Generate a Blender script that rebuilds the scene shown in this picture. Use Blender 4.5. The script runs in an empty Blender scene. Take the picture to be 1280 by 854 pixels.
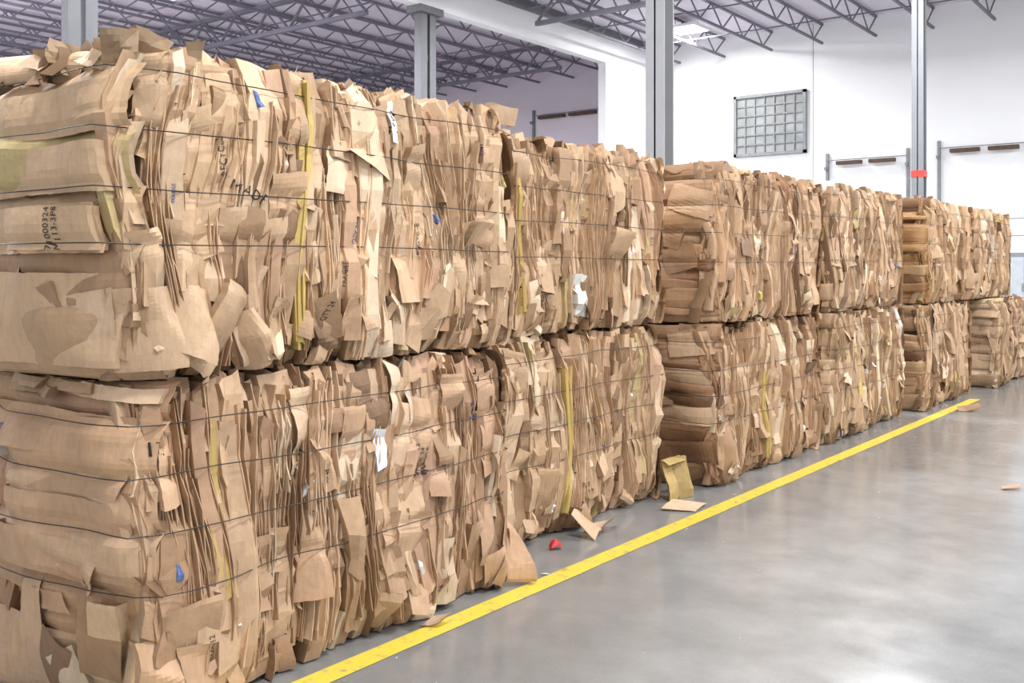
import bpy, math
import numpy as np
from mathutils import Vector
from mathutils.bvhtree import BVHTree
rng=np.random.default_rng(31)
scene=bpy.context.scene
try:
    scene.view_settings.view_transform='Standard'
except Exception: pass

def lin(c):
    c=np.array(c,float)/255.0
    return np.where(c<=0.04045,c/12.92,((c+0.055)/1.055)**2.4)

# ------------------------------------------------------------ materials
def new_mat(name):
    m=bpy.data.materials.new(name); m.use_nodes=True
    nt=m.node_tree; b=nt.nodes['Principled BSDF']
    return m,nt,b
def noise(nt,scale,detail=4,rough=.6,vec=None,map_scale=None):
    n=nt.nodes.new('ShaderNodeTexNoise'); n.inputs['Scale'].default_value=scale
    n.inputs['Detail'].default_value=detail; n.inputs['Roughness'].default_value=rough
    tc=nt.nodes.new('ShaderNodeTexCoord')
    mp=nt.nodes.new('ShaderNodeMapping')
    if map_scale: mp.inputs['Scale'].default_value=map_scale
    nt.links.new(tc.outputs['Object'],mp.inputs['Vector']); nt.links.new(mp.outputs[0],n.inputs['Vector'])
    return n
def ramp(nt,src,p0,c0,p1,c1):
    r=nt.nodes.new('ShaderNodeValToRGB')
    r.color_ramp.elements[0].position=p0; r.color_ramp.elements[0].color=(*c0,1)
    r.color_ramp.elements[1].position=p1; r.color_ramp.elements[1].color=(*c1,1)
    nt.links.new(src,r.inputs[0]); return r
def mul(nt,a,b,fac=1.0):
    m=nt.nodes.new('ShaderNodeMix'); m.data_type='RGBA'; m.blend_type='MULTIPLY'
    m.inputs[0].default_value=fac
    nt.links.new(a,m.inputs[6]); nt.links.new(b,m.inputs[7]); return m.outputs[2]
def bump(nt,b,src,strength,dist):
    n=nt.nodes.new('ShaderNodeBump'); n.inputs['Strength'].default_value=strength
    n.inputs['Distance'].default_value=dist
    nt.links.new(src,n.inputs['Height']); nt.links.new(n.outputs[0],b.inputs['Normal'])
def plain(name,col,rough=.6,metal=0,nscale=6,var=.12):
    m,nt,b=new_mat(name); c=lin(col)
    n=noise(nt,nscale,4)
    r=ramp(nt,n.outputs[0],.3,tuple(c*(1-var)),.7,tuple(np.minimum(c*(1+var*.5),1)))
    nt.links.new(r.outputs[0],b.inputs['Base Color'])
    b.inputs['Roughness'].default_value=rough; b.inputs['Metallic'].default_value=metal
    return m
def cardboard_mat():
    m,nt,b=new_mat('cardboard')
    a=nt.nodes.new('ShaderNodeAttribute'); a.attribute_name='Col'
    n1=noise(nt,5,4,.55); r1=ramp(nt,n1.outputs[0],.3,(.86,.85,.84),.65,(1.04,1.03,1.02))
    n2=noise(nt,45,3,.6,map_scale=(1,1,.3)); r2=ramp(nt,n2.outputs[0],.3,(.90,.895,.89),.6,(1.02,1.02,1.02))
    o=mul(nt,a.outputs['Color'],r1.outputs[0]); o=mul(nt,o,r2.outputs[0])
    nt.links.new(o,b.inputs['Base Color']); b.inputs['Roughness'].default_value=.62
    b.inputs['Specular IOR Level'].default_value=.4
    n3=noise(nt,12,3,.5); bump(nt,b,n3.outputs[0],.35,.02)
    return m
M_card=cardboard_mat()
M_wire=plain('baling_wire_steel',(46,43,42),.5,.3)
M_ink=plain('black_print_ink',(35,30,30),.7)
M_blue=plain('blue_print_ink',(45,70,150),.7)
M_red=plain('red_plastic',(205,40,45),.4)
M_wall=plain('white_painted_wall',(247,248,249),.7,0,.6,.02)
M_wall2=plain('lavender_white_wall',(226,217,226),.7,0,.6,.03)
M_steel=plain('grey_steel_lightened',(168,170,173),.5,.0,3,.08)  # near column: colour lightened to make up for its shaded side
M_steel3=plain('grey_steel_darkened',(122,124,128),.5,.0,3,.08)  # far column: same steel, colour darkened to offset strong light on it
M_steel2=plain('dark_grey_painted_steel',(108,109,112),.5,.0,3,.1)
M_joist=plain('joist_grey_paint',(118,115,126),.6,0,3,.1)
M_deck=plain('roof_deck_paint',(224,216,228),.7,0,.8,.06)
M_strip=plain('dark_wood_seal',(95,75,60),.8,0,8,.3)
M_galv=plain('galvanised_grey',(138,141,143),.5,.2,5,.2)
M_band=plain('red_tape',(225,60,50),.5)
M_white=plain('white_paper',(235,236,238),.7)
def emis(name,c,s):
    m,nt,b=new_mat(name); b.inputs['Base Color'].default_value=(*c,1)
    b.inputs['Emission Color'].default_value=(*c,1); b.inputs['Emission Strength'].default_value=s; return m
M_em=emis('light_diffuser',(1,1,1),6)
def floor_mat():
    m,nt,b=new_mat('polished_concrete')
    n1=noise(nt,.5,6,.6); r1=ramp(nt,n1.outputs[0],.3,tuple(lin((120,120,118))),.72,tuple(lin((148,148,146))))
    n2=noise(nt,3.5,7,.62); r2=ramp(nt,n2.outputs[0],.3,(.84,.84,.84),.66,(1.05,1.05,1.05))
    n3=noise(nt,90,2,.6); r3=ramp(nt,n3.outputs[0],.25,(.91,.91,.91),.55,(1.02,1.02,1.02))
    o=mul(nt,r1.outputs[0],r2.outputs[0]); o=mul(nt,o,r3.outputs[0])
    nt.links.new(o,b.inputs['Base Color'])
    rr=ramp(nt,n2.outputs[0],.3,(.13,.13,.13),.7,(.21,.21,.21)); nt.links.new(rr.outputs[0],b.inputs['Roughness'])
    b.inputs['Specular IOR Level'].default_value=.7
    bump(nt,b,n1.outputs[0],.02,.02)
    return m
M_floor=floor_mat()
def yellow_mat():
    m,nt,b=new_mat('yellow_floor_paint')
    n=noise(nt,16,6,.75); r=ramp(nt,n.outputs[0],.35,tuple(lin((172,158,108))),.47,tuple(lin((224,200,74))))
    nt.links.new(r.outputs[0],b.inputs['Base Color']); b.inputs['Roughness'].default_value=.4; return m
M_yel=yellow_mat()

# ------------------------------------------------------------ mesh builder
class Builder:
    def __init__(s): s.V=[];s.F=[];s.C=[];s.M=[];s.n=0
    def grid(s,P,col=(1,1,1),mat=0,close=False):
        a,b,_=P.shape
        idx=s.n+np.arange(a*b).reshape(a,b)
        if close: idx=np.concatenate([idx,idx[:,:1]],1)
        q=np.stack([idx[:-1,:-1],idx[1:,:-1],idx[1:,1:],idx[:-1,1:]],-1).reshape(-1,4)
        s.V.append(P.reshape(-1,3)); s.F.append(q)
        c=np.broadcast_to(np.asarray(col,float),(a,b,3)).reshape(-1,3); s.C.append(c)
        s.M.append(np.full(len(q),mat)); s.n+=a*b
    def box(s,lo,hi,col=(1,1,1),mat=0):
        x0,y0,z0=lo;x1,y1,z1=hi
        v=np.array([(x0,y0,z0),(x1,y0,z0),(x1,y1,z0),(x0,y1,z0),(x0,y0,z1),(x1,y0,z1),(x1,y1,z1),(x0,y1,z1)],float)
        f=np.array([(0,3,2,1),(4,5,6,7),(0,1,5,4),(1,2,6,5),(2,3,7,6),(3,0,4,7)])+s.n
        s.V.append(v);s.F.append(f);s.C.append(np.broadcast_to(np.asarray(col,float),(8,3)));s.M.append(np.full(6,mat));s.n+=8
    def bar(s,p0,p1,w,mat=0,col=(1,1,1)):
        p0=np.array(p0,float);p1=np.array(p1,float);d=p1-p0;d/=np.linalg.norm(d)
        up=np.array([0,0,1.]) if abs(d[2])<.9 else np.array([1.,0,0])
        a=np.cross(d,up);a/=np.linalg.norm(a);b=np.cross(a,d);h=w/2
        v=[];
        for p in (p0,p1):
            for i,j in((-1,-1),(1,-1),(1,1),(-1,1)): v.append(p+a*h*i+b*h*j)
        f=np.array([(0,3,2,1),(4,5,6,7),(0,1,5,4),(1,2,6,5),(2,3,7,6),(3,0,4,7)])+s.n
        s.V.append(np.array(v));s.F.append(f);s.C.append(np.broadcast_to(np.asarray(col,float),(8,3)));s.M.append(np.full(6,mat));s.n+=8
    def tube(s,P,r,mat=0,k=5,col=(0,0,0)):
        P=np.asarray(P,float);T=np.gradient(P,axis=0);T/=np.linalg.norm(T,axis=1)[:,None]
        up=np.array([0,0,1.]);A=np.cross(T,up);A/=np.maximum(np.linalg.norm(A,axis=1),1e-6)[:,None];Bv=np.cross(A,T)
        an=np.arange(k)*2*math.pi/k
        G=P[:,None]+r*(np.cos(an)[None,:,None]*A[:,None]+np.sin(an)[None,:,None]*Bv[:,None])
        s.grid(G,col,mat,close=True)
    def arrays(s): return np.concatenate(s.V),np.concatenate(s.F)
    def make(s,name,mats,parent=None):
        V,F=s.arrays();me=bpy.data.meshes.new(name)
        me.from_pydata(V.tolist(),[],F.tolist())
        for m in mats: me.materials.append(m)
        me.polygons.foreach_set('material_index',np.concatenate(s.M).astype(np.int32))
        at=me.color_attributes.new('Col','FLOAT_COLOR','POINT')
        c=np.concatenate(s.C);at.data.foreach_set('color',np.concatenate([c,np.ones((len(c),1))],1).astype(np.float32).ravel())
        me.update();o=bpy.data.objects.new(name,me);scene.collection.objects.link(o)
        if parent:o.parent=parent
        return o

# ------------------------------------------------------------ bales
PAL=[((199,169,137),6),((211,184,154),3.4),((188,157,125),5),((168,137,107),2.6),((193,159,130),3),((224,204,177),1.3),((138,110,84),1.2),((194,174,126),.4),((226,225,220),.08)]
PC=np.array([lin(p[0]) for p in PAL]);PW=np.array([p[1] for p in PAL]);PW/=PW.sum()
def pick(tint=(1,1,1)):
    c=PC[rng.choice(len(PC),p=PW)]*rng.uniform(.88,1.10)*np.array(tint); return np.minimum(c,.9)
YEL=lin((200,174,104))

class Face:
    def __init__(s,O,U,N,L,z0,z1,wires,B,zmin):
        s.O=np.array(O,float);s.U=np.array(U,float);s.N=np.array(N,float);s.L=L;s.z0=z0;s.z1=z1;s.w=wires;s.B=B;s.zmin=zmin
        s.ph=rng.uniform(0,6.28,8);s.fr=rng.uniform(2,6,8);s.samp=[];s.bow=0
    def warp(s,u,z):
        z=z-s.z0
        return .024*np.sin(s.fr[0]*z*1.2+3*u+s.ph[0])+.008*np.sin(s.fr[1]*1.8*z-4*u+s.ph[1])+.012*np.sin(7*u+s.fr[2]*z+s.ph[2])
    def bulge(s,u,z):
        u=np.asarray(u,float);z=np.asarray(z,float)
        r=0*(u+z)
        for w in s.w: r=r-.018*np.exp(-((z-w)/.028)**2)
        t=(z-(s.z0+s.z1)/2)/((s.z1-s.z0)/2)
        r=r-.05*np.clip(np.abs(t),0,1.1)**8
        r=r-.07*np.exp(-np.clip(u,0,9)/.045)-.07*np.exp(-np.clip(s.L-u,0,9)/.045)
        r=r+.022*np.sin(5*u+s.ph[3]+2*z)+.016*np.sin(11*u+s.ph[4]-5*z)+.010*np.sin(8*z+9*u+s.ph[5])
        r=r+s.bow*(1-(2*u/s.L-1)**2)*(1-.6*t*t)
        return r
    def pts(s,u,o,z):
        z=np.maximum(z,s.zmin)
        u,o,z=np.broadcast_arrays(u,o,z)
        P=s.O+u[...,None]*s.U+o[...,None]*s.N
        P=P.copy();P[...,2]=z;return P
    def put(s,u,o,z,col,rec=True):
        s.B.grid(s.pts(u,o,z),col)
        if rec:
            u,o,z=np.broadcast_arrays(u,o,z);s.samp.append(np.stack([u.ravel(),o.ravel(),z.ravel()],1))
def ribbon(f,u0,za,zb,w,base,kind,col,p=.02,step=.1):
    if kind=='crush': step=step*.65
    nz=max(4,int((zb-za)/(step*rng.uniform(.8,1.6)))+2)
    z=np.linspace(za,zb,nz);z[1:-1]+=rng.uniform(-.3,.3,nz-2)*(zb-za)/nz
    du=f.warp(u0,z)+np.cumsum(rng.normal(0,.003,nz));du+=rng.normal(0,.035)*(z-z.mean())
    do=base+rng.normal(0,.003,nz)
    if rng.random()<.4:
        zk=rng.uniform(za,zb);s_=rng.uniform(.05,.18);do+=rng.uniform(.008,.032)*np.clip(1-np.abs(z-zk)/s_,0,1)
    if rng.random()<.3:
        zk=rng.uniform(za,zb);du+=rng.normal(0,.16)*np.clip(z-zk,0,.25)
    u1=np.clip(u0+du,.0,f.L)
    do=do+f.bulge(u1,z)
    ww=w*np.clip(1+.10*rng.normal(size=nz)+rng.normal(0,.2)*np.linspace(-1,1,nz),.4,1.5)
    jz=0
    if kind=='fold':
        a=rng.uniform(-.3,.3);pr=np.array([(-.5,-.05),(-.46,p*rng.uniform(.1,.5)),(a,p),(.46,p*rng.uniform(.1,.5)),(.5,-.05)])
    elif kind=='shingle':
        lo,hi=(0,p)if rng.random()<.6 else(p,0)
        m=(lo+hi)/2+rng.normal(0,.002)
        pr=np.array([(-.5,-.05),(-.5,lo),(rng.uniform(-.2,.2),m),(.5,hi),(.5,hi-.005),(.46,-.05)])
    elif kind=='crush':
        k=rng.integers(3,5);x=np.linspace(-.5,.5,k);x[1:-1]+=rng.uniform(-.08,.08,k-2)
        pr=np.array([(-.5,-.05)]+[(a,0)for a in x]+[(.5,-.05)])
    else:
        t=.0022/w;pr=np.array([(-t,-.05),(-t,p),(t,p),(t,-.05)])
    Oadd=np.repeat(pr[None,:,1],nz,0);Ua=np.repeat(pr[None,:,0],nz,0)
    if kind=='crush':
        k=len(pr)-2;b_=rng.uniform(0,p,k)
        fld=b_[None]+rng.uniform(-.35,.35,(nz,k))*p
        Oadd=Oadd.copy();Oadd[:,1:-1]=fld;Ua=Ua.copy();Ua[:,2:-2]+=rng.normal(0,.05,(nz,k-2))
        jz=rng.normal(0,.008,(nz,len(pr)))
    Uu=u1[:,None]+ww[:,None]*Ua;Oo=do[:,None]+Oadd+rng.normal(0,.001,(nz,len(pr)))
    Zz=np.repeat(z[:,None],len(pr),1)+jz
    Zz[0]+=rng.normal(0,.35)*w*pr[:,0];Zz[-1]+=rng.normal(0,.35)*w*pr[:,0]
    k=rng.random()
    if k<.12:Oo[-1]+=rng.uniform(.005,.025)
    elif k<.24:Oo[0]+=rng.uniform(.005,.025)
    elif k<.7:Oo[-1]-=.02;
    c=np.broadcast_to(col,(nz,len(pr),3)).copy()
    if kind!='edge': c[:,0]*=.6;c[:,-1]*=.6  # shade in the tucked edges, put into the vertex colour
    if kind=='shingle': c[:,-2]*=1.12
    f.put(Uu,Oo,Zz,c)
def vfold(X,Y,n,amp,sx,sy):
    h=np.zeros_like(X)
    for i in range(n):
        a=rng.uniform(0,math.pi);h+=rng.normal(0,amp)*np.abs(math.cos(a)*(X-rng.uniform(-.5,.5)*sx)+math.sin(a)*(Y-rng.uniform(-.5,.5)*sy))
    return h-h.mean()
def panel(f,uc,zc,su,sz,base,col,amp=.18,rot=0,cell=.018,tilt=(0,0),nf=4,follow=True,jag=.001,rec=True,corner=.05,bend=0):
    nu=max(3,int(su/cell)+1);nz=max(3,int(sz/cell)+1)
    a=np.linspace(-.5,.5,nu);b=np.linspace(-.5,.5,nz);A,Bz=np.meshgrid(a,b)
    c=rng.normal(0,corner,(4,2))
    w=[(.5-A)*(.5-Bz),(.5+A)*(.5-Bz),(.5+A)*(.5+Bz),(.5-A)*(.5+Bz)]
    X=A*su+sum(wi*ci[0] for wi,ci in zip(w,c))*su;Y=Bz*sz+sum(wi*ci[1] for wi,ci in zip(w,c))*sz
    e=np.zeros_like(X,bool);e[0]=e[-1]=True;e[:,0]=e[:,-1]=True
    X=X+e*rng.normal(0,jag,X.shape);Y=Y+e*rng.normal(0,jag,X.shape)
    h=vfold(X,Y,nf,amp,su,sz)+tilt[0]*X+tilt[1]*Y-bend*X*X/su
    ca,sa=math.cos(rot),math.sin(rot);u=uc+ca*X-sa*Y;z=zc+sa*X+ca*Y
    o=base+h+(f.bulge(u,z) if follow else 0)
    if rng.random()<.6:
        for sl in (0,-1):
            uu=np.stack([u[:,sl],u[:,sl]+(.006 if sl==0 else -.006)],1);oo=np.stack([o[:,sl],o[:,sl]-.05],1);zz=np.stack([z[:,sl]]*2,1)
            f.put(uu,oo,zz,np.asarray(col)*.8,False)
    f.put(u,o,z,col,rec)

BITS=[lin(c) for c in((232,234,236),(232,234,236),(232,234,236),(225,220,208),(90,115,170),(210,190,110))]
def fill_front(f,tint,dens=1.0,step=.1,yellow=()):
    z0,z1,L=f.z0,f.z1,f.L;H=z1-z0
    u=.01
    while u<L-.01:
        w=rng.choice([rng.uniform(.018,.035),rng.uniform(.035,.075),rng.uniform(.075,.16)],p=[.28,.42,.30])
        cuts=[z0+rng.uniform(-.01,.02)]
        while cuts[-1]<z1-.3: cuts.append(cuts[-1]+rng.uniform(.3,1.25))
        if cuts[-1]>z1-.15:cuts[-1]=z1
        else:cuts.append(z1)
        cuts[-1]=z1+rng.uniform(-.05,.015)
        c=pick(tint)
        for a,b in zip(cuts[:-1],cuts[1:]):
            if rng.random()<.6:c=pick(tint)
            kd=rng.choice(['fold','shingle'],p=[.4,.6]) if w<.07 else rng.choice(['fold','shingle','crush'],p=[.2,.45,.35])
            ribbon(f,u+w/2,a-.02,b+.01,w*1.10,rng.uniform(-.065,.004),kd,c,rng.uniform(.008,.038),step)
        u+=w*.94
    for i in range(int(34*dens*L/2)):
        w=rng.uniform(.03,.11);h=rng.uniform(.25,1.05);zc=rng.uniform(z0+h/2-.03,z1-h/2+.03)
        ribbon(f,rng.uniform(.03,L-.03),max(zc-h/2,z0),min(zc+h/2,z1+.012),w,rng.uniform(-.012,.018),rng.choice(['fold','shingle'],p=[.35,.65]),pick(tint),rng.uniform(.006,.028),step)
    for i in range(int(20*dens*L/2)):
        w=rng.uniform(.06,.16);h=rng.uniform(.2,.6);zc=rng.uniform(z0+h/2-.03,z1-h/2+.03)
        ribbon(f,rng.uniform(.05,L-.05),max(zc-h/2,z0),min(zc+h/2,z1+.005),w,rng.uniform(-.02,.010),'crush',pick(tint),rng.uniform(.015,.042),step)
    for i in range(int(38*dens*L/2)):
        u0=rng.uniform(.03,L-.03);h=rng.uniform(.25,1.1);zc=rng.uniform(z0+h/2,z1-h/2);g=rng.integers(2,7);c=pick(tint)*1.05
        pp=rng.uniform(.015,.038);bb=rng.uniform(-.02,.01)
        for k in range(g):
            ribbon(f,u0+k*rng.uniform(.006,.012),zc-h/2+rng.normal(0,.02),zc+h/2+rng.normal(0,.02),.01,bb,'edge',c*rng.uniform(.85,1.08),pp*rng.uniform(.7,1.1),step)
    # open carton walls, folded and creased
    for i in range(int(19*dens*L/2)):
        su=rng.uniform(.08,.21);sz=rng.uniform(.14,.52)
        panel(f,rng.uniform(.1,L-.1),rng.uniform(z0+sz*.5,z1-sz*.5),su,sz,rng.uniform(.004,.020),pick(tint),rng.uniform(.05,.15),rng.normal(0,.06),tilt=(rng.normal(0,.16),rng.normal(0,.02)),nf=5,bend=rng.uniform(0,.25))
    for i in range(int(17*dens*L/2)):
        su=rng.uniform(.03,.10);sz=rng.uniform(.06,.17)
        zc=rng.choice([rng.uniform(z0+.1,z1-.1),z0+rng.uniform(.05,.14)],p=[.5,.5])
        panel(f,rng.uniform(.06,L-.06),zc,su,sz,rng.uniform(.012,.035),pick(tint),.22,rng.normal(0,.35),tilt=(rng.normal(0,.5),rng.normal(0,.25)),nf=3)
    for i in range(int(40*dens*L/2)):
        h=rng.uniform(.04,.18);zc=rng.uniform(z0+h/2,z1-h/2)
        ribbon(f,rng.uniform(.03,L-.03),zc-h/2,zc+h/2,rng.uniform(.006,.022),rng.uniform(-.015,.014),'shingle',pick(tint),rng.uniform(.005,.015),.05)
    for i in range(int(7*dens)):
        h=rng.uniform(.02,.07);zc=rng.uniform(z0+h,z1-h)
        ribbon(f,rng.uniform(.05,L-.05),zc-h/2,zc+h/2,rng.uniform(.006,.02),.014,'shingle',BITS[rng.integers(len(BITS))],.008,.05)
    for (uu,ww,za,zb) in yellow:
        for k in range(3):
            ribbon(f,uu+(k-1)*ww*.34,za+rng.uniform(0,.04),zb-rng.uniform(0,.04),ww*.42,rng.uniform(.018,.026),'shingle',YEL*rng.uniform(.9,1.1),.01,step*2)

def fill_end(f,tint,panels=True,sub=False):
    z0,z1,L=f.z0,f.z1,f.L
    f.bow=.035
    zs=[z0+.0]+[w for w in f.w]+[z1]
    if sub:
        out=[zs[0]]
        for a,b in zip(zs[:-1],zs[1:]):
            n=max(1,int(round((b-a)/rng.uniform(.06,.2))))
            e=np.linspace(a,b,n+1)[1:];e[:-1]+=rng.uniform(-.025,.025,n-1);out+=list(e)
        zs=out
    elif zs[1]-zs[0]>.4: zs.insert(1,zs[0]+(zs[1]-zs[0])*rng.uniform(.35,.65))
    for a,b in zip(zs[:-1],zs[1:]):
        u=-.02;bo=rng.uniform(-.014,.014)
        while u<L-.05:
            w=rng.uniform(.5,1.3);
            if u+w>L-.3:w=L-u+.01
            nu=int(w/.025)+2;nz=7 if sub else 12
            t=np.linspace(-1,1,nz);A,T=np.meshgrid(np.linspace(u,u+w+.03,nu),t)
            hgt=b-a
            Z=(a+b)/2+T*(hgt/2+.008)+.006*np.sin(A*9+a*7)+rng.normal(0,.03)*(A-u-w/2)
            cush=(.007 if sub else .016)*(1-np.abs(T)**6)+ (rng.normal(0,.008) if sub else 0)*T
            zc=rng.uniform(-.6,.6);cush=cush-rng.uniform(0,.012)*np.exp(-((T-zc+rng.normal(0,.3)*(A-u))/.12)**2)*(not sub)
            o=cush+vfold(A-u-w/2,Z-(a+b)/2,8,.045,w,hgt)+bo+rng.uniform(-.006,.006)+rng.normal(0,.015)*(A-u)+f.bulge(A,Z)+.01
            o=o-.03*np.exp(-((A-u)/.012)**2)*(u>0)
            c=pick(tint)*.98
            f.put(np.clip(A,-.02,L+.02),o,Z,c)
            u+=w
    if panels:
        for i in range(9):
            su=rng.uniform(.12,.4);sz=rng.uniform(.06,.2);
            panel(f,rng.uniform(.12,L-.2),rng.uniform(z0+.12,z1-.12),su,sz,.032,pick(tint),.09,rng.normal(0,.2),nf=5)
        for i in range(22):
            h=rng.uniform(.12,.45);zc=rng.uniform(z0+h/2,z1-h/2)
            ribbon(f,rng.uniform(.01,.06),zc-h/2,zc+h/2,rng.uniform(.02,.06),rng.uniform(-.01,.02),rng.choice(['shingle','crush']),pick(tint),.016)
def wire_profile(f,zw,pc=80):
    S=np.concatenate(f.samp);S=S[np.abs(S[:,2]-zw)<.05]
    n=int(f.L/.025)+1;bins=np.linspace(0,f.L,n);o=np.full(n,-.04)
    k=np.clip((S[:,0]/f.L*(n-1)).round().astype(int),0,n-1)
    np.maximum.at(o,k,S[:,1])
    o=np.clip(o,-.05,np.percentile(o,pc))
    m=np.array([o[max(0,i-2):i+3].max() for i in range(n)])
    s=np.convolve(np.pad(m,3,'edge'),np.ones(7)/7,'valid')
    return bins,np.maximum(s,o)+.003

WREL=[.40,.57,.735,.90]
def make_bale(s0,s1,d,z0,z1,tint=(1,1,1),near=1.0,depth=1.5,yellow=(),extra=None,etint=None,bowend=.03):
    B=Builder();L=s1-s0;H=z1-z0
    wires=[z0+r*H/1.0+rng.normal(0,.008) for r in WREL]
    zmin=z0+.002
    core=lin((150,115,85))*.28  # kraft darkened so gaps between sheets look deep in shade
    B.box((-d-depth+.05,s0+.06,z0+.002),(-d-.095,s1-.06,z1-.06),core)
    fr=Face((-d,s0,0),(0,1,0),(1,0,0),L,z0,z1,wires,B,zmin)
    fill_front(fr,tint,near,.1 if near>.8 else .13,yellow)
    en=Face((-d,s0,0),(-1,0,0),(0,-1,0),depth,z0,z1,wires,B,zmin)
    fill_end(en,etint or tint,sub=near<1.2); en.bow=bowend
    fe=Face((-d,s1,0),(-1,0,0),(0,1,0),depth,z0,z1,wires,B,zmin);fill_end(fe,tint,False)
    bk=Face((-d-depth,s0,0),(0,1,0),(-1,0,0),L,z0,z1,wires,B,zmin);fill_front(bk,tint,.25,.16)
    for i in range(int(130*near)+30):
        x=-d-abs(rng.normal(0,.35))-.02
        x=max(x,-d-depth+.1);w=rng.uniform(.05,.25);y=rng.uniform(s0+.05,s1-.05);h=rng.uniform(-.03,.04)
        nx=5;X=np.linspace(x-w,min(x,-d-.0),nx);ang=rng.normal(0,.4)
        top=z1+h+rng.normal(0,.012,nx)-.02
        P=np.zeros((3,nx,3))
        for k,fz in enumerate((0,.6,1)):
            P[k,:,0]=X;P[k,:,1]=y+ang*(X-x)+fz*rng.normal(0,.03);P[k,:,2]=z1-.12+(top-z1+.12)*fz
        B.grid(P,pick(tint)*.95)
    for i in range(40):
        su=rng.uniform(.1,.35);sy=rng.uniform(.03,.12);nx=6;ny=4
        xc=-d-rng.uniform(.08,depth-.1);yc=rng.uniform(s0+.08,s1-.08)
        A,Bb=np.meshgrid(np.linspace(-.5,.5,nx)*su,np.linspace(-.5,.5,ny)*sy)
        h=vfold(A,Bb,4,.3,su,sy)
        X=np.clip(xc+A,-d-depth+.02,-d-.01);P=np.stack([X,yc+Bb,z1-.03+h*.6],-1);B.grid(P,pick(tint))
    if extra:extra(B,fr,en,tint)
    for zw in wires:
        P=[]
        b,o=wire_profile(fr,zw);sag=.004*np.sin(b*3+rng.uniform(0,6))
        A=fr.pts(b,o,zw+sag);P+=list(A[2:-2])
        b,o=wire_profile(fe,zw);P+=list(fe.pts(b,o,np.full_like(b,zw))[1:-1])
        b,o=wire_profile(bk,zw);P+=list(bk.pts(b,o,np.full_like(b,zw))[::-1][2:-2])
        b,o=wire_profile(en,zw,97);P+=list(en.pts(b,o,np.full_like(b,zw))[::-1][1:-1])
        P.append(P[0]);B.tube(P,.0023,1)
    o=B.make('cardboard_bale',[M_card,M_wire,M_white])
    return o,B,fr,en,fe

_bv={}
def stamp(txt,size,f,B,uc,zc,rot,mat,parent,name,flip=1):
    cu=bpy.data.curves.new(name,'FONT');cu.body=txt;cu.size=size;cu.align_x='CENTER';cu.align_y='CENTER';cu.resolution_u=2
    ob=bpy.data.objects.new(name+'_src',cu);scene.collection.objects.link(ob)
    dg=bpy.context.evaluated_depsgraph_get();me=bpy.data.meshes.new_from_object(ob.evaluated_get(dg))
    bpy.data.objects.remove(ob)
    if id(B) not in _bv:
        V,F=B.arrays();_bv[id(B)]=BVHTree.FromPolygons(V.tolist(),F.tolist())
    bvh=_bv[id(B)]
    ca,sa=math.cos(rot),math.sin(rot)
    for v in me.vertices:
        x,y=v.co.x,v.co.y;u=uc+flip*(ca*x-sa*y);z=zc+sa*x+ca*y
        p=f.O+f.U*u+f.N*.4;p[2]=z
        h=bvh.ray_cast(Vector(p),Vector(-f.N),1.0)
        q=Vector(h[0]) if h[0] is not None else Vector(f.O+f.U*u)+Vector((0,0,z))
        v.co=q+Vector(f.N)*.003
    me.materials.clear();me.materials.append(mat);me.name=name
    o=bpy.data.objects.new(name,me);scene.collection.objects.link(o);o.parent=parent
    return o

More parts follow.
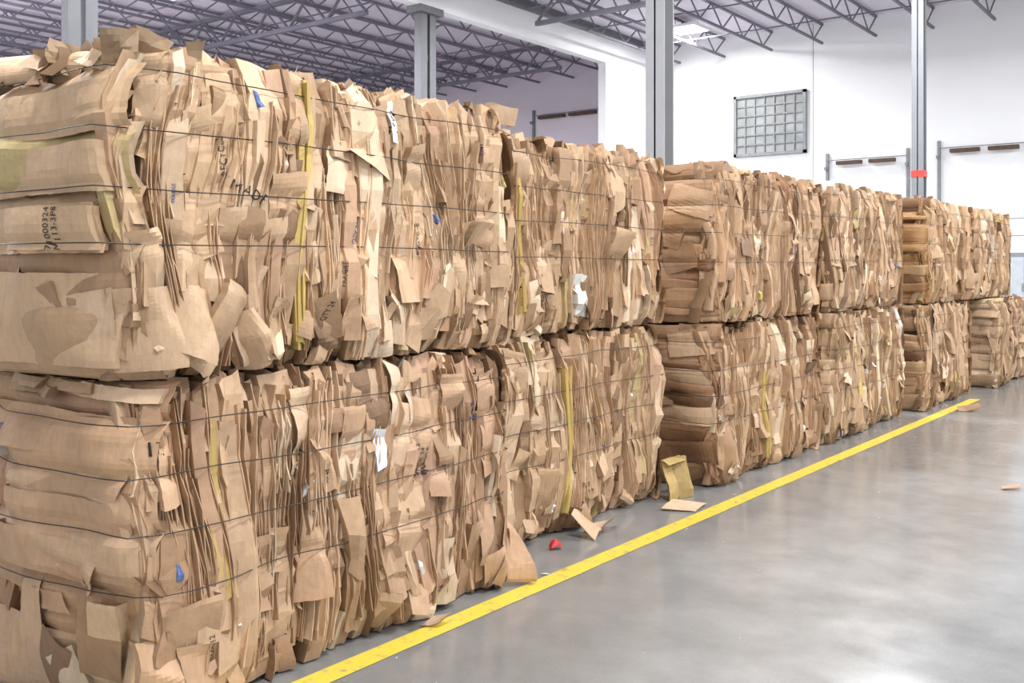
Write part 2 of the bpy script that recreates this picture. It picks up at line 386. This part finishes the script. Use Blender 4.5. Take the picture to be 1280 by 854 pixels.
def exU1(B,fr,en,t):
    k=lin((204,174,142))*np.array(t)
    for (u,z,su,sz,b,rot,am,ti,bd) in [(.10,1.36,.17,.28,.06,.05,.25,(.2,-.2),.6),(.24,1.42,.16,.32,.07,-.25,.28,(.3,-.1),.8),(.38,1.36,.15,.32,.06,-.5,.28,(-.3,-.1),.8),(.09,1.60,.14,.22,.035,.12,.25,(0,.1),.4),
        (.53,1.31,.12,.22,.05,.5,.3,(.1,-.3),.5),(.66,1.34,.11,.22,.04,-.35,.3,(-.4,-.2),.5),(.30,1.95,.12,.42,.022,.03,.08,(.05,0),0),(.62,1.70,.12,.12,.030,.03,.03,(.1,0),0),
        (.12,2.2,.10,.24,.025,.0,.15,(.2,0),.3),(.22,1.62,.12,.22,.035,-.1,.25,(.2,.1),.4),(.45,1.65,.11,.3,.018,.05,.12,(.1,0),0),(1.15,1.7,.12,.36,.018,.0,.1,(.1,0),0),(1.88,1.6,.13,.38,.018,.06,.14,(-.1,0),0),
        (1.42,1.85,.10,.5,.018,.0,.08,(.1,0),0),(.3,1.26,.14,.12,.08,-.9,.3,(.3,-.3),.5),(.17,1.28,.10,.12,.07,.5,.3,(-.3,-.4),.5)]:
        panel(fr,u,z,su,sz,b,k*rng.uniform(.82,1.06),am,rot,tilt=ti,nf=6,rec=False,cell=.014,bend=bd)
    for i in range(22):
        panel(fr,rng.uniform(.5,2.0),rng.uniform(1.23,1.40),rng.uniform(.04,.09),rng.uniform(.1,.24),.03,pick(t),.2,rng.normal(0,.35),tilt=(rng.normal(0,.4),rng.normal(0,.2)),rec=False)
    for (u,z,su,sz,ro) in [(.02,2.34,.11,.10,.2),(.12,2.34,.10,.08,-.3),(.3,2.35,.08,.07,.2)]:
        panel(fr,u,z,su,sz,-.02,k*rng.uniform(.55,.8),.4,ro,tilt=(.4,.3),nf=5,rec=False,follow=False,corner=.15)
    panel(fr,2.10,2.35,.10,.11,-.01,k*.75,.2,-.2,tilt=(.9,.2),nf=3,rec=False,follow=False)
    for i in range(9):
        panel(en,rng.uniform(.05,.8),rng.uniform(2.28,2.35),rng.uniform(.08,.16),rng.uniform(.05,.10),rng.uniform(-.04,.02),pick(t)*.8,.35,rng.uniform(-.3,.3),tilt=(.2,-.4),nf=5,rec=False,follow=False,corner=.12)
    panel(fr,3.14-1.85,2.22,.035,.20,.035,lin((235,236,238)),.05,.08,rec=False)
    panel(en,.48,1.40,.90,.33,.055,k*.96,.03,.0,nf=6,cell=.025,corner=.015)
    panel(en,.44,1.715,.78,.165,.060,k*1.0,.005,.0,nf=3,cell=.03,corner=.02)
    panel(en,.46,1.92,.84,.17,.050,k*.98,.03,.0,nf=6,cell=.025,corner=.02)
    panel(en,.48,2.12,.86,.17,.045,k*.97,.04,-.02,nf=6,cell=.025,corner=.03)
    panel(en,.30,1.715,.46,.150,.085,k*1.0,.0,.0,nf=1,cell=.03,corner=.01)
def exL1(B,fr,en,t):
    k=lin((200,167,135))*np.array(t)
    panel(fr,1.07,.82,.06,.17,.04,lin((236,238,242)),.08,.05,rec=False)
    for (u,z,su,sz,b,rot) in [(.24,.14,.22,.26,.05,.12),(.08,.17,.14,.3,.035,-.05),(.06,.45,.10,.28,.025,0),(.95,.85,.13,.32,.025,.03),(1.35,.75,.14,.46,.025,-.03),(1.6,.95,.12,.28,.03,.05),(.5,.2,.1,.36,.018,.05),
        (.1,.92,.10,.32,.025,-.03),(1.85,.3,.11,.32,.035,-.12),(1.97,.2,.12,.34,.06,-.3),(1.90,.12,.11,.2,.06,.4),(.72,.5,.1,.44,.018,0),(1.15,.3,.13,.34,.025,.1)]:
        panel(fr,u,z,su,sz,b,k*rng.uniform(.85,1.08),.18,rot,tilt=(rng.normal(0,.2),rng.normal(0,.05)),nf=5,rec=False,cell=.015,bend=.3)
    panel(fr,2.03,.17,.12,.30,.03,k*1.05,.15,.1,tilt=(.7,-.25),nf=4,rec=False,follow=False)
    for i in range(7):
        panel(en,rng.uniform(.15,.9),rng.uniform(.1,.34),rng.uniform(.08,.18),rng.uniform(.2,.4),.045,pick(t),.12,rng.uniform(-.5,.5),tilt=(.15,.05),nf=4,rec=False)
    for (z,h) in ((.86,.16),(.70,.15),(.565,.16),(1.0,.15)):
        panel(en,.40+rng.uniform(-.03,.03),z*1.0,.72,h,.042,k*rng.uniform(.93,1.0),.045,rng.normal(0,.012),nf=7,cell=.025,corner=.03)
    panel(en,.82,.93,.08,.12,.10,lin((235,236,240)),.03,.1,rec=False)
    for i in range(6):
        panel(en,rng.uniform(.0,.9),rng.uniform(1.13,1.16),rng.uniform(.2,.4),rng.uniform(.03,.05),rng.uniform(.02,.06),pick(t),.1,rng.uniform(-.05,.05),nf=4,rec=False)

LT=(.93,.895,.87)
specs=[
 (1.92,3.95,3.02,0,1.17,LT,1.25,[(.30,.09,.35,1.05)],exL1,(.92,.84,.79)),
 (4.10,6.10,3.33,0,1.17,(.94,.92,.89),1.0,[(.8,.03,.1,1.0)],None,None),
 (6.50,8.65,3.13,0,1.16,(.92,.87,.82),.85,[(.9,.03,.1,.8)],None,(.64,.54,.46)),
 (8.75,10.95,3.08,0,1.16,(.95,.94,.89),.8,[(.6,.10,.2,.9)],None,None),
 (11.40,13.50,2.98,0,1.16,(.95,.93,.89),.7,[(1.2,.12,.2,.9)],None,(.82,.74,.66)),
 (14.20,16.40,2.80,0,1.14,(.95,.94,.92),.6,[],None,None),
 (1.86,4.00,3.05,1.19,2.36,(1,.98,.95),1.25,[(.78,.06,1.25,2.33)],exU1,None),
 (4.10,6.18,3.35,1.19,2.34,(1,.98,.95),1.0,[(.35,.03,1.3,2.2)],None,None),
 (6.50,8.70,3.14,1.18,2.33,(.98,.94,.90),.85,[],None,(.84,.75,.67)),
 (8.80,11.0,3.10,1.18,2.35,(1,.98,.95),.8,[],None,None),
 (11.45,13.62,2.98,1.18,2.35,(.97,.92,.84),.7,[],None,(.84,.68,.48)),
 (13.75,15.75,2.95,1.18,2.34,(1,.97,.93),.6,[],None,None)]
bales=[]
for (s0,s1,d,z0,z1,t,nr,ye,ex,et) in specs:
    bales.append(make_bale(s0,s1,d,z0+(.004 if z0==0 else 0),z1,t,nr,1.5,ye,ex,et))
o,B,fr,en,fe=bales[6]
stamp('71000324\nM113-3P8',.037,en,B,.235,1.715,math.radians(90),M_ink,o,'printed_code',flip=-1)
stamp('MADE',.055,fr,B,.50,1.86,math.radians(-25),M_ink,o,'printed_made')
stamp('JYKS',.05,fr,B,1.30,2.22,math.radians(80),M_ink,o,'printed_letters')
o,B,fr,en,fe=bales[0]
stamp('IL',.07,fr,B,.05,.96,math.radians(0),M_ink,o,'printed_letters_a')
stamp('EL',.07,fr,B,1.80,1.06,math.radians(90),M_ink,o,'printed_letters_b')
stamp('HVVHV\nVHHVH',.03,fr,B,1.76,.90,math.radians(80),M_blue,o,'printed_blue_marks')
stamp('NET WT 12\nPACK 24\nFRAGILE',.034,fr,B,1.36,.72,math.radians(88),M_ink,o,'printed_table')
words=['BOX 12','THIS SIDE UP','KEEP DRY','>> 48','QTY 24','RECYCLE','LOT 7731','||| || |||','FRAGILE','No. 5']
for bi,cnt in((0,6),(6,7),(1,6),(7,5),(2,4),(8,4)):
    o,B,fr,en,fe=bales[bi]
    for i in range(cnt):
        stamp(words[rng.integers(len(words))],rng.uniform(.016,.036),fr,B,rng.uniform(.2,fr.L-.2),rng.uniform(fr.z0+.2,fr.z1-.15),math.radians(90)+rng.normal(0,.1),M_ink if rng.random()<.8 else M_blue,o,'printed_word_%d'%i)

# ------------------------------------------------------------ loose scraps
def scrap(name,x,y,z,su,sv,tiltx,tilty,rotz,col,amp=.15,mat=M_card):
    B=Builder();n=8
    A,Bb=np.meshgrid(np.linspace(-.5,.5,n)*su,np.linspace(-.5,.5,n)*sv)
    A=A+Bb*rng.normal(0,.2);h=vfold(A,Bb,3,amp,su,sv)
    P=np.stack([A,Bb,h+A*tiltx+Bb*tilty],-1);P[...,2]-=P[...,2].min()
    top=P.copy();top[...,2]+=.004
    c,s=math.cos(rotz),math.sin(rotz)
    for Q in(P,top):
        X=Q[...,0]*c-Q[...,1]*s+x;Y=Q[...,0]*s+Q[...,1]*c+y
        B.grid(np.stack([X,Y,Q[...,2]+z+.003],-1),col)
    return B.make(name,[mat])
scrap('cardboard_scrap',-3.05,5.90,0,.22,.20,0,.05,.5,lin((210,184,154)),.1)
scrap('cardboard_scrap',-3.17,5.10,0,.18,.16,.6,.1,.3,lin((214,188,158)),.3)
scrap('cardboard_scrap',-3.18,4.92,0,.15,.13,-.6,.2,.2,lin((200,168,136)),.3)
scrap('cardboard_scrap',-2.62,11.8,0,.22,.16,.1,.15,.3,lin((170,140,112)))
scrap('cardboard_scrap',-1.45,7.8,0,.12,.08,.1,.1,.3,lin((160,130,105)))
scrap('cardboard_scrap',-2.92,3.3,0,.09,.07,.2,.1,.3,lin((205,174,144)))
scrap('red_plastic_scrap',-3.18,4.60,0,.07,.05,.3,.2,.9,(1,1,1),.5,M_red)
Bc=Builder();oc=lin((178,150,92))
for k,(x0,x1,lean) in enumerate([(0,.13,.0),(.13,.26,.35)]):
    A,Z=np.meshgrid(np.linspace(x0,x1,6),np.linspace(0,.27,6))
    px=-3.20-.25*Z+lean*(A-.13)*(1 if k else 0)+.01*np.sin(20*Z);py=5.98+A+.1*Z
    Bc.grid(np.stack([px+rng.normal(0,.003,A.shape),py,Z+.003+rng.normal(0,.001,A.shape)],-1),oc*(1-.2*k))
    Bc.grid(np.stack([px-.008,py+.002,Z+.003],-1),oc*.8)
A,Z=np.meshgrid(np.linspace(.0,.24,6),np.linspace(0,.05,4))
Bc.grid(np.stack([-3.27+Z*1.0,5.98+A+.03,.273-Z*.6],-1),oc*1.05)
Bc.make('flattened_yellow_carton',[M_card])
Bd=Builder()
for i in range(280):
    if i<200: y=rng.uniform(1.8,14);x=-rng.normal(2.88,.09)
    else: y=rng.uniform(2.5,16);x=-rng.uniform(.3,2.8)
    big=rng.random()<.18
    s=rng.uniform(.012,.03) if (big and i<170) else rng.uniform(.003,.009)
    a=rng.uniform(0,6.28,3)+np.array([0,2.1,4.2]);q=np.array([[x+s*math.cos(t),y+s*math.sin(t),.004+rng.uniform(0,.3)*s] for t in a])
    P=np.array([[q[0],q[1]],[q[2],(q[0]+q[2])/2+[0,0,.002]]])
    Bd.grid(P,(pick() if rng.random()<.6 else lin((235,235,232))))
Bd.make('cardboard_debris',[M_card])

# ------------------------------------------------------------ room shell
def slab(name,boxes,mat):
    B=Builder()
    for lo,hi in boxes:B.box(lo,hi)
    return B.make(name,[mat])
XW=-17.4;YF=31.7;ZC=9.5;XL=-62;XR=14;YB=-7
slab('floor',[((XL,YB,-.1),(XR,YF+.3,0))],M_floor)
slab('ceiling',[((XL,YB,ZC),(XR,YF+.3,ZC+.2))],M_deck)
slab('wall_far',[((XW,YF,0),(XR,YF+.3,ZC))],M_wall)
slab('wall_far_annex',[((XL,YF,0),(XW,YF+.3,ZC))],M_wall2)
slab('wall_annex_side',[((XL-.3,YB,0),(XL,YF+.3,ZC))],M_wall2)
slab('wall_left',[((XW-.3,28.1,0),(XW,YF,ZC)),((XW-.3,YB,8.38),(XW,28.1,ZC))],M_wall)
slab('trim_wall_left',[((XW,YB,9.22),(XW+.12,YF,9.3)),((XW,YB,9.3),(XW+.03,YF,9.5))],M_steel2)
slab('trim_far_panel_joints',[((x,YF-.006,0),(x+.02,YF,ZC)) for x in(-11.75,-4.2,3.4)],M_galv)
B=Builder();n=60
S=np.linspace(.2,12.9,n);dc=2.915-(S-1)*.0105
P=np.stack([np.stack([-(dc+.058)+rng.normal(0,.0012,n),S,np.full(n,.0025)],-1),np.stack([-(dc-.058)+rng.normal(0,.0012,n),S,np.full(n,.0025)],-1)],1)
B.grid(P[:,::-1]);B.make('yellow_floor_line',[M_yel])
slab('trim_floor_joints',[((-17,y,.0),(XR,y+.006,.0012)) for y in(16.6,25.8)],plain('joint_filler',(110,109,107),.6))

def joists(name,xs,ys,gird,zt=9.42,zb=8.82):
    B=Builder()
    for x in xs:
        B.bar((x,ys[0],zt),(x,ys[1],zt),.07);B.bar((x,ys[0],zb),(x,ys[1],zb),.07)
        n=int((ys[1]-ys[0])/.75);yy=np.linspace(ys[0],ys[1],n+1)
        for i in range(n):
            a,b=(zb,zt)if i%2==0 else(zt,zb);B.bar((x,yy[i],a),(x,yy[i+1],b),.035)
    for y in np.arange(ys[0]+1.5,ys[1],3.1):
        B.bar((xs[0],y,zb),(xs[-1],y,zb),.035)
    for y in gird:
        for z in(zt-.1,8.5):
            B.bar((xs[0],y,z),(xs[-1],y,z),.12)
        n=int(abs(xs[-1]-xs[0])/.8);xx=np.linspace(xs[0],xs[-1],n+1)
        for i in range(n):
            a,b=(8.5,zt-.1)if i%2==0 else(zt-.1,8.5);B.bar((xx[i],y,a),(xx[i+1],y,b),.06)
    return B.make(name,[M_joist])
joists('roof_joists',np.arange(-16.5,13,1.7),(YB,31.6),[10.6,22.9])
joists('roof_joists',np.arange(-61,-17.9,1.6),(YB,31.6),[0,9.6,19.1,28.4])

def hcol(B,x,y,z1,w,t=.02):
    h=w/2
    B.box((x-h,y-h,0),(x+h,y-h+t,z1));B.box((x-h,y+h-t,0),(x+h,y+h,z1));B.box((x-t/2,y-h,0),(x+t/2,y+h,z1))
for (x,y,band,ms) in[(-5.85,10.68,False,M_steel),(-6.1,22.9,True,M_steel3)]:
    B=Builder();hcol(B,x,y,ZC-.02,.25,.022)
    B.box((x-.25,y-.25,0),(x+.25,y+.25,.03));B.box((x-.2,y-.2,8.4),(x+.2,y+.2,8.44))
    if band:B.box((x-.135,y-.135,3.58),(x+.135,y+.135,3.72),mat=1)
    B.make('steel_column',[ms,M_band])
for y in(0.2,9.88,19.4):
    B=Builder();
    for q in(-.17,.17):
        B.box((XW-.27,y+q-.12,0),(XW-.03,y+q+.12,8.28))
    B.box((XW-.4,y-.45,8.2),(XW+.1,y+.45,8.38));B.box((XW-.35,y-.4,0),(XW+.05,y+.4,.03))
    for z in(2,4.5,7):B.box((XW-.2,y-.1,z),(XW-.1,y+.1,z+.15))
    B.make('steel_column',[M_steel2])

B=Builder();x0,x1,zz0,zz1=-14.4,-12.0,5.4,7.35
B.box((x0,YF-.05,zz0),(x1,YF-.02,zz1),mat=1)
for i in range(8):
    x=x0+(x1-x0)*i/7;B.box((x-.02,YF-.10,zz0),(x+.02,YF-.04,zz1))
for i in range(7):
    z=zz0+(zz1-zz0)*i/6;B.box((x0,YF-.09,z-.025),(x1,YF-.04,z+.025))
for a,b in(((x0-.06,zz0-.06),(x0+.04,zz1+.06)),((x1-.04,zz0-.06),(x1+.06,zz1+.06)),((x0-.06,zz0-.06),(x1+.06,zz0+.04)),((x0-.06,zz1-.04),(x1+.06,zz1+.06))):
    B.box((a[0],YF-.14,a[1]),(b[0],YF-.02,b[1]))
B.make('wall_louver_grille',[M_galv,plain('louver_back',(158,161,160),.6,.0,2,.3)])

def dock(xa,xb,zt,mw,name='dock_door'):
    B=Builder()
    B.box((xa+.1,YF-.05,0),(xb-.1,YF-.001,zt-1.6),mat=2)
    for k in range(1,7):B.box((xa+.1,YF-.06,k*.5),(xb-.1,YF-.045,k*.5+.02),mat=0)
    for x in(xa,xb):
        B.box((x-.04,YF-.12,0),(x+.04,YF-.01,zt+.35));B.box((x-.03,YF-.3,zt-.2),(x+.03,YF-.1,zt-.1))
    m=(xa+xb)/2;h=(xb-xa)/2-.35
    for a,b in((m-h,m-.12),(m+.12,m+h)):
        B.box((a,YF-.3,zt-.04),(b,YF-.1,zt+.07),mat=1)
    B.tube([(xa,YF-.15,zt+.12),((xa+xb)/2,YF-.15,zt+.12),(xb,YF-.15,zt+.12)],.015,0)
    return B.make(name,[M_galv,M_strip,mw])
dock(-11.25,-8.75,4.9,M_wall,'door_1');dock(-7.85,-5.3,5.05,M_wall,'door_2');dock(-22.9,-19.6,7.4,M_wall2,'door_3')
B=Builder();B.box((-5.25,27.4,.12),(-4.3,27.9,1.95));B.box((-5.2,27.37,.2),(-4.8,27.4,1.85),mat=1);B.box((-4.76,27.37,.2),(-4.35,27.4,1.85),mat=1)
B.box((-5.2,27.42,0),(-5.1,27.88,.12));B.box((-4.45,27.42,0),(-4.35,27.88,.12));B.box((-4.84,27.34,1),(-4.81,27.37,1.2))
B.make('control_cabinet',[M_galv,plain('cabinet_door',(185,190,195),.5)])

def highbay(x,y,z,power,col=(1,1,1),sx=1.4,sy=1.4,up=0):
    B=Builder();B.box((x-sx/2,y-sy/2,z),(x+sx/2,y+sy/2,z+.08));B.box((x-sx/2+.06,y-sy/2+.06,z-.012),(x+sx/2-.06,y+sy/2-.06,z),mat=1)
    B.bar((x-.4,y,z+.08),(x-.4,y,ZC-.02),.02);B.bar((x+.4,y,z+.08),(x+.4,y,ZC-.02),.02)
    o=B.make('high_bay_light',[M_wall,M_em])
    for nm,pw,dz,rx in(('lamp',power,-.03,0),('added_ceiling_fill',up,.12,math.pi)):  # second, upward area light is added only to brighten the annex ceiling
        if pw<=0:continue
        L=bpy.data.lights.new(nm,'AREA');L.shape='RECTANGLE';L.size=sx;L.size_y=sy;L.energy=pw;L.color=col
        lo=bpy.data.objects.new(nm,L);lo.location=(x,y,z+dz);lo.rotation_euler=(rx,0,0);scene.collection.objects.link(lo);lo.parent=o
for x in(-13.5,-6,.8,7.3):
    for y in(2,11,20):
        highbay(x,y,8.65,690,(.965,.98,1))
highbay(-14.6,28.4,9.1,500,(1,1,1),1.1,1.1)
highbay(4,28,8.65,750,(.965,.98,1))
for (x,y) in((-24,10),(-22.5,15),(-30,2),(-32,9.5),(-24,2)):
    highbay(x,y,7.9 if x<-23 else 8.7,1300,(.95,.93,1),up=900 if x<-23 else 0)
w=bpy.data.worlds.new('world');scene.world=w;w.use_nodes=True
w.node_tree.nodes['Background'].inputs[0].default_value=(.95,.975,1,1);w.node_tree.nodes['Background'].inputs[1].default_value=1.0

cam=bpy.data.cameras.new('camera');co=bpy.data.objects.new('camera',cam);scene.collection.objects.link(co)
cam.sensor_width=36;cam.lens=35;cam.shift_y=-92/1280;cam.clip_end=200
co.location=(0,0,1.58);co.rotation_euler=(math.radians(90),0,math.atan2(943,1244.4))
scene.camera=co
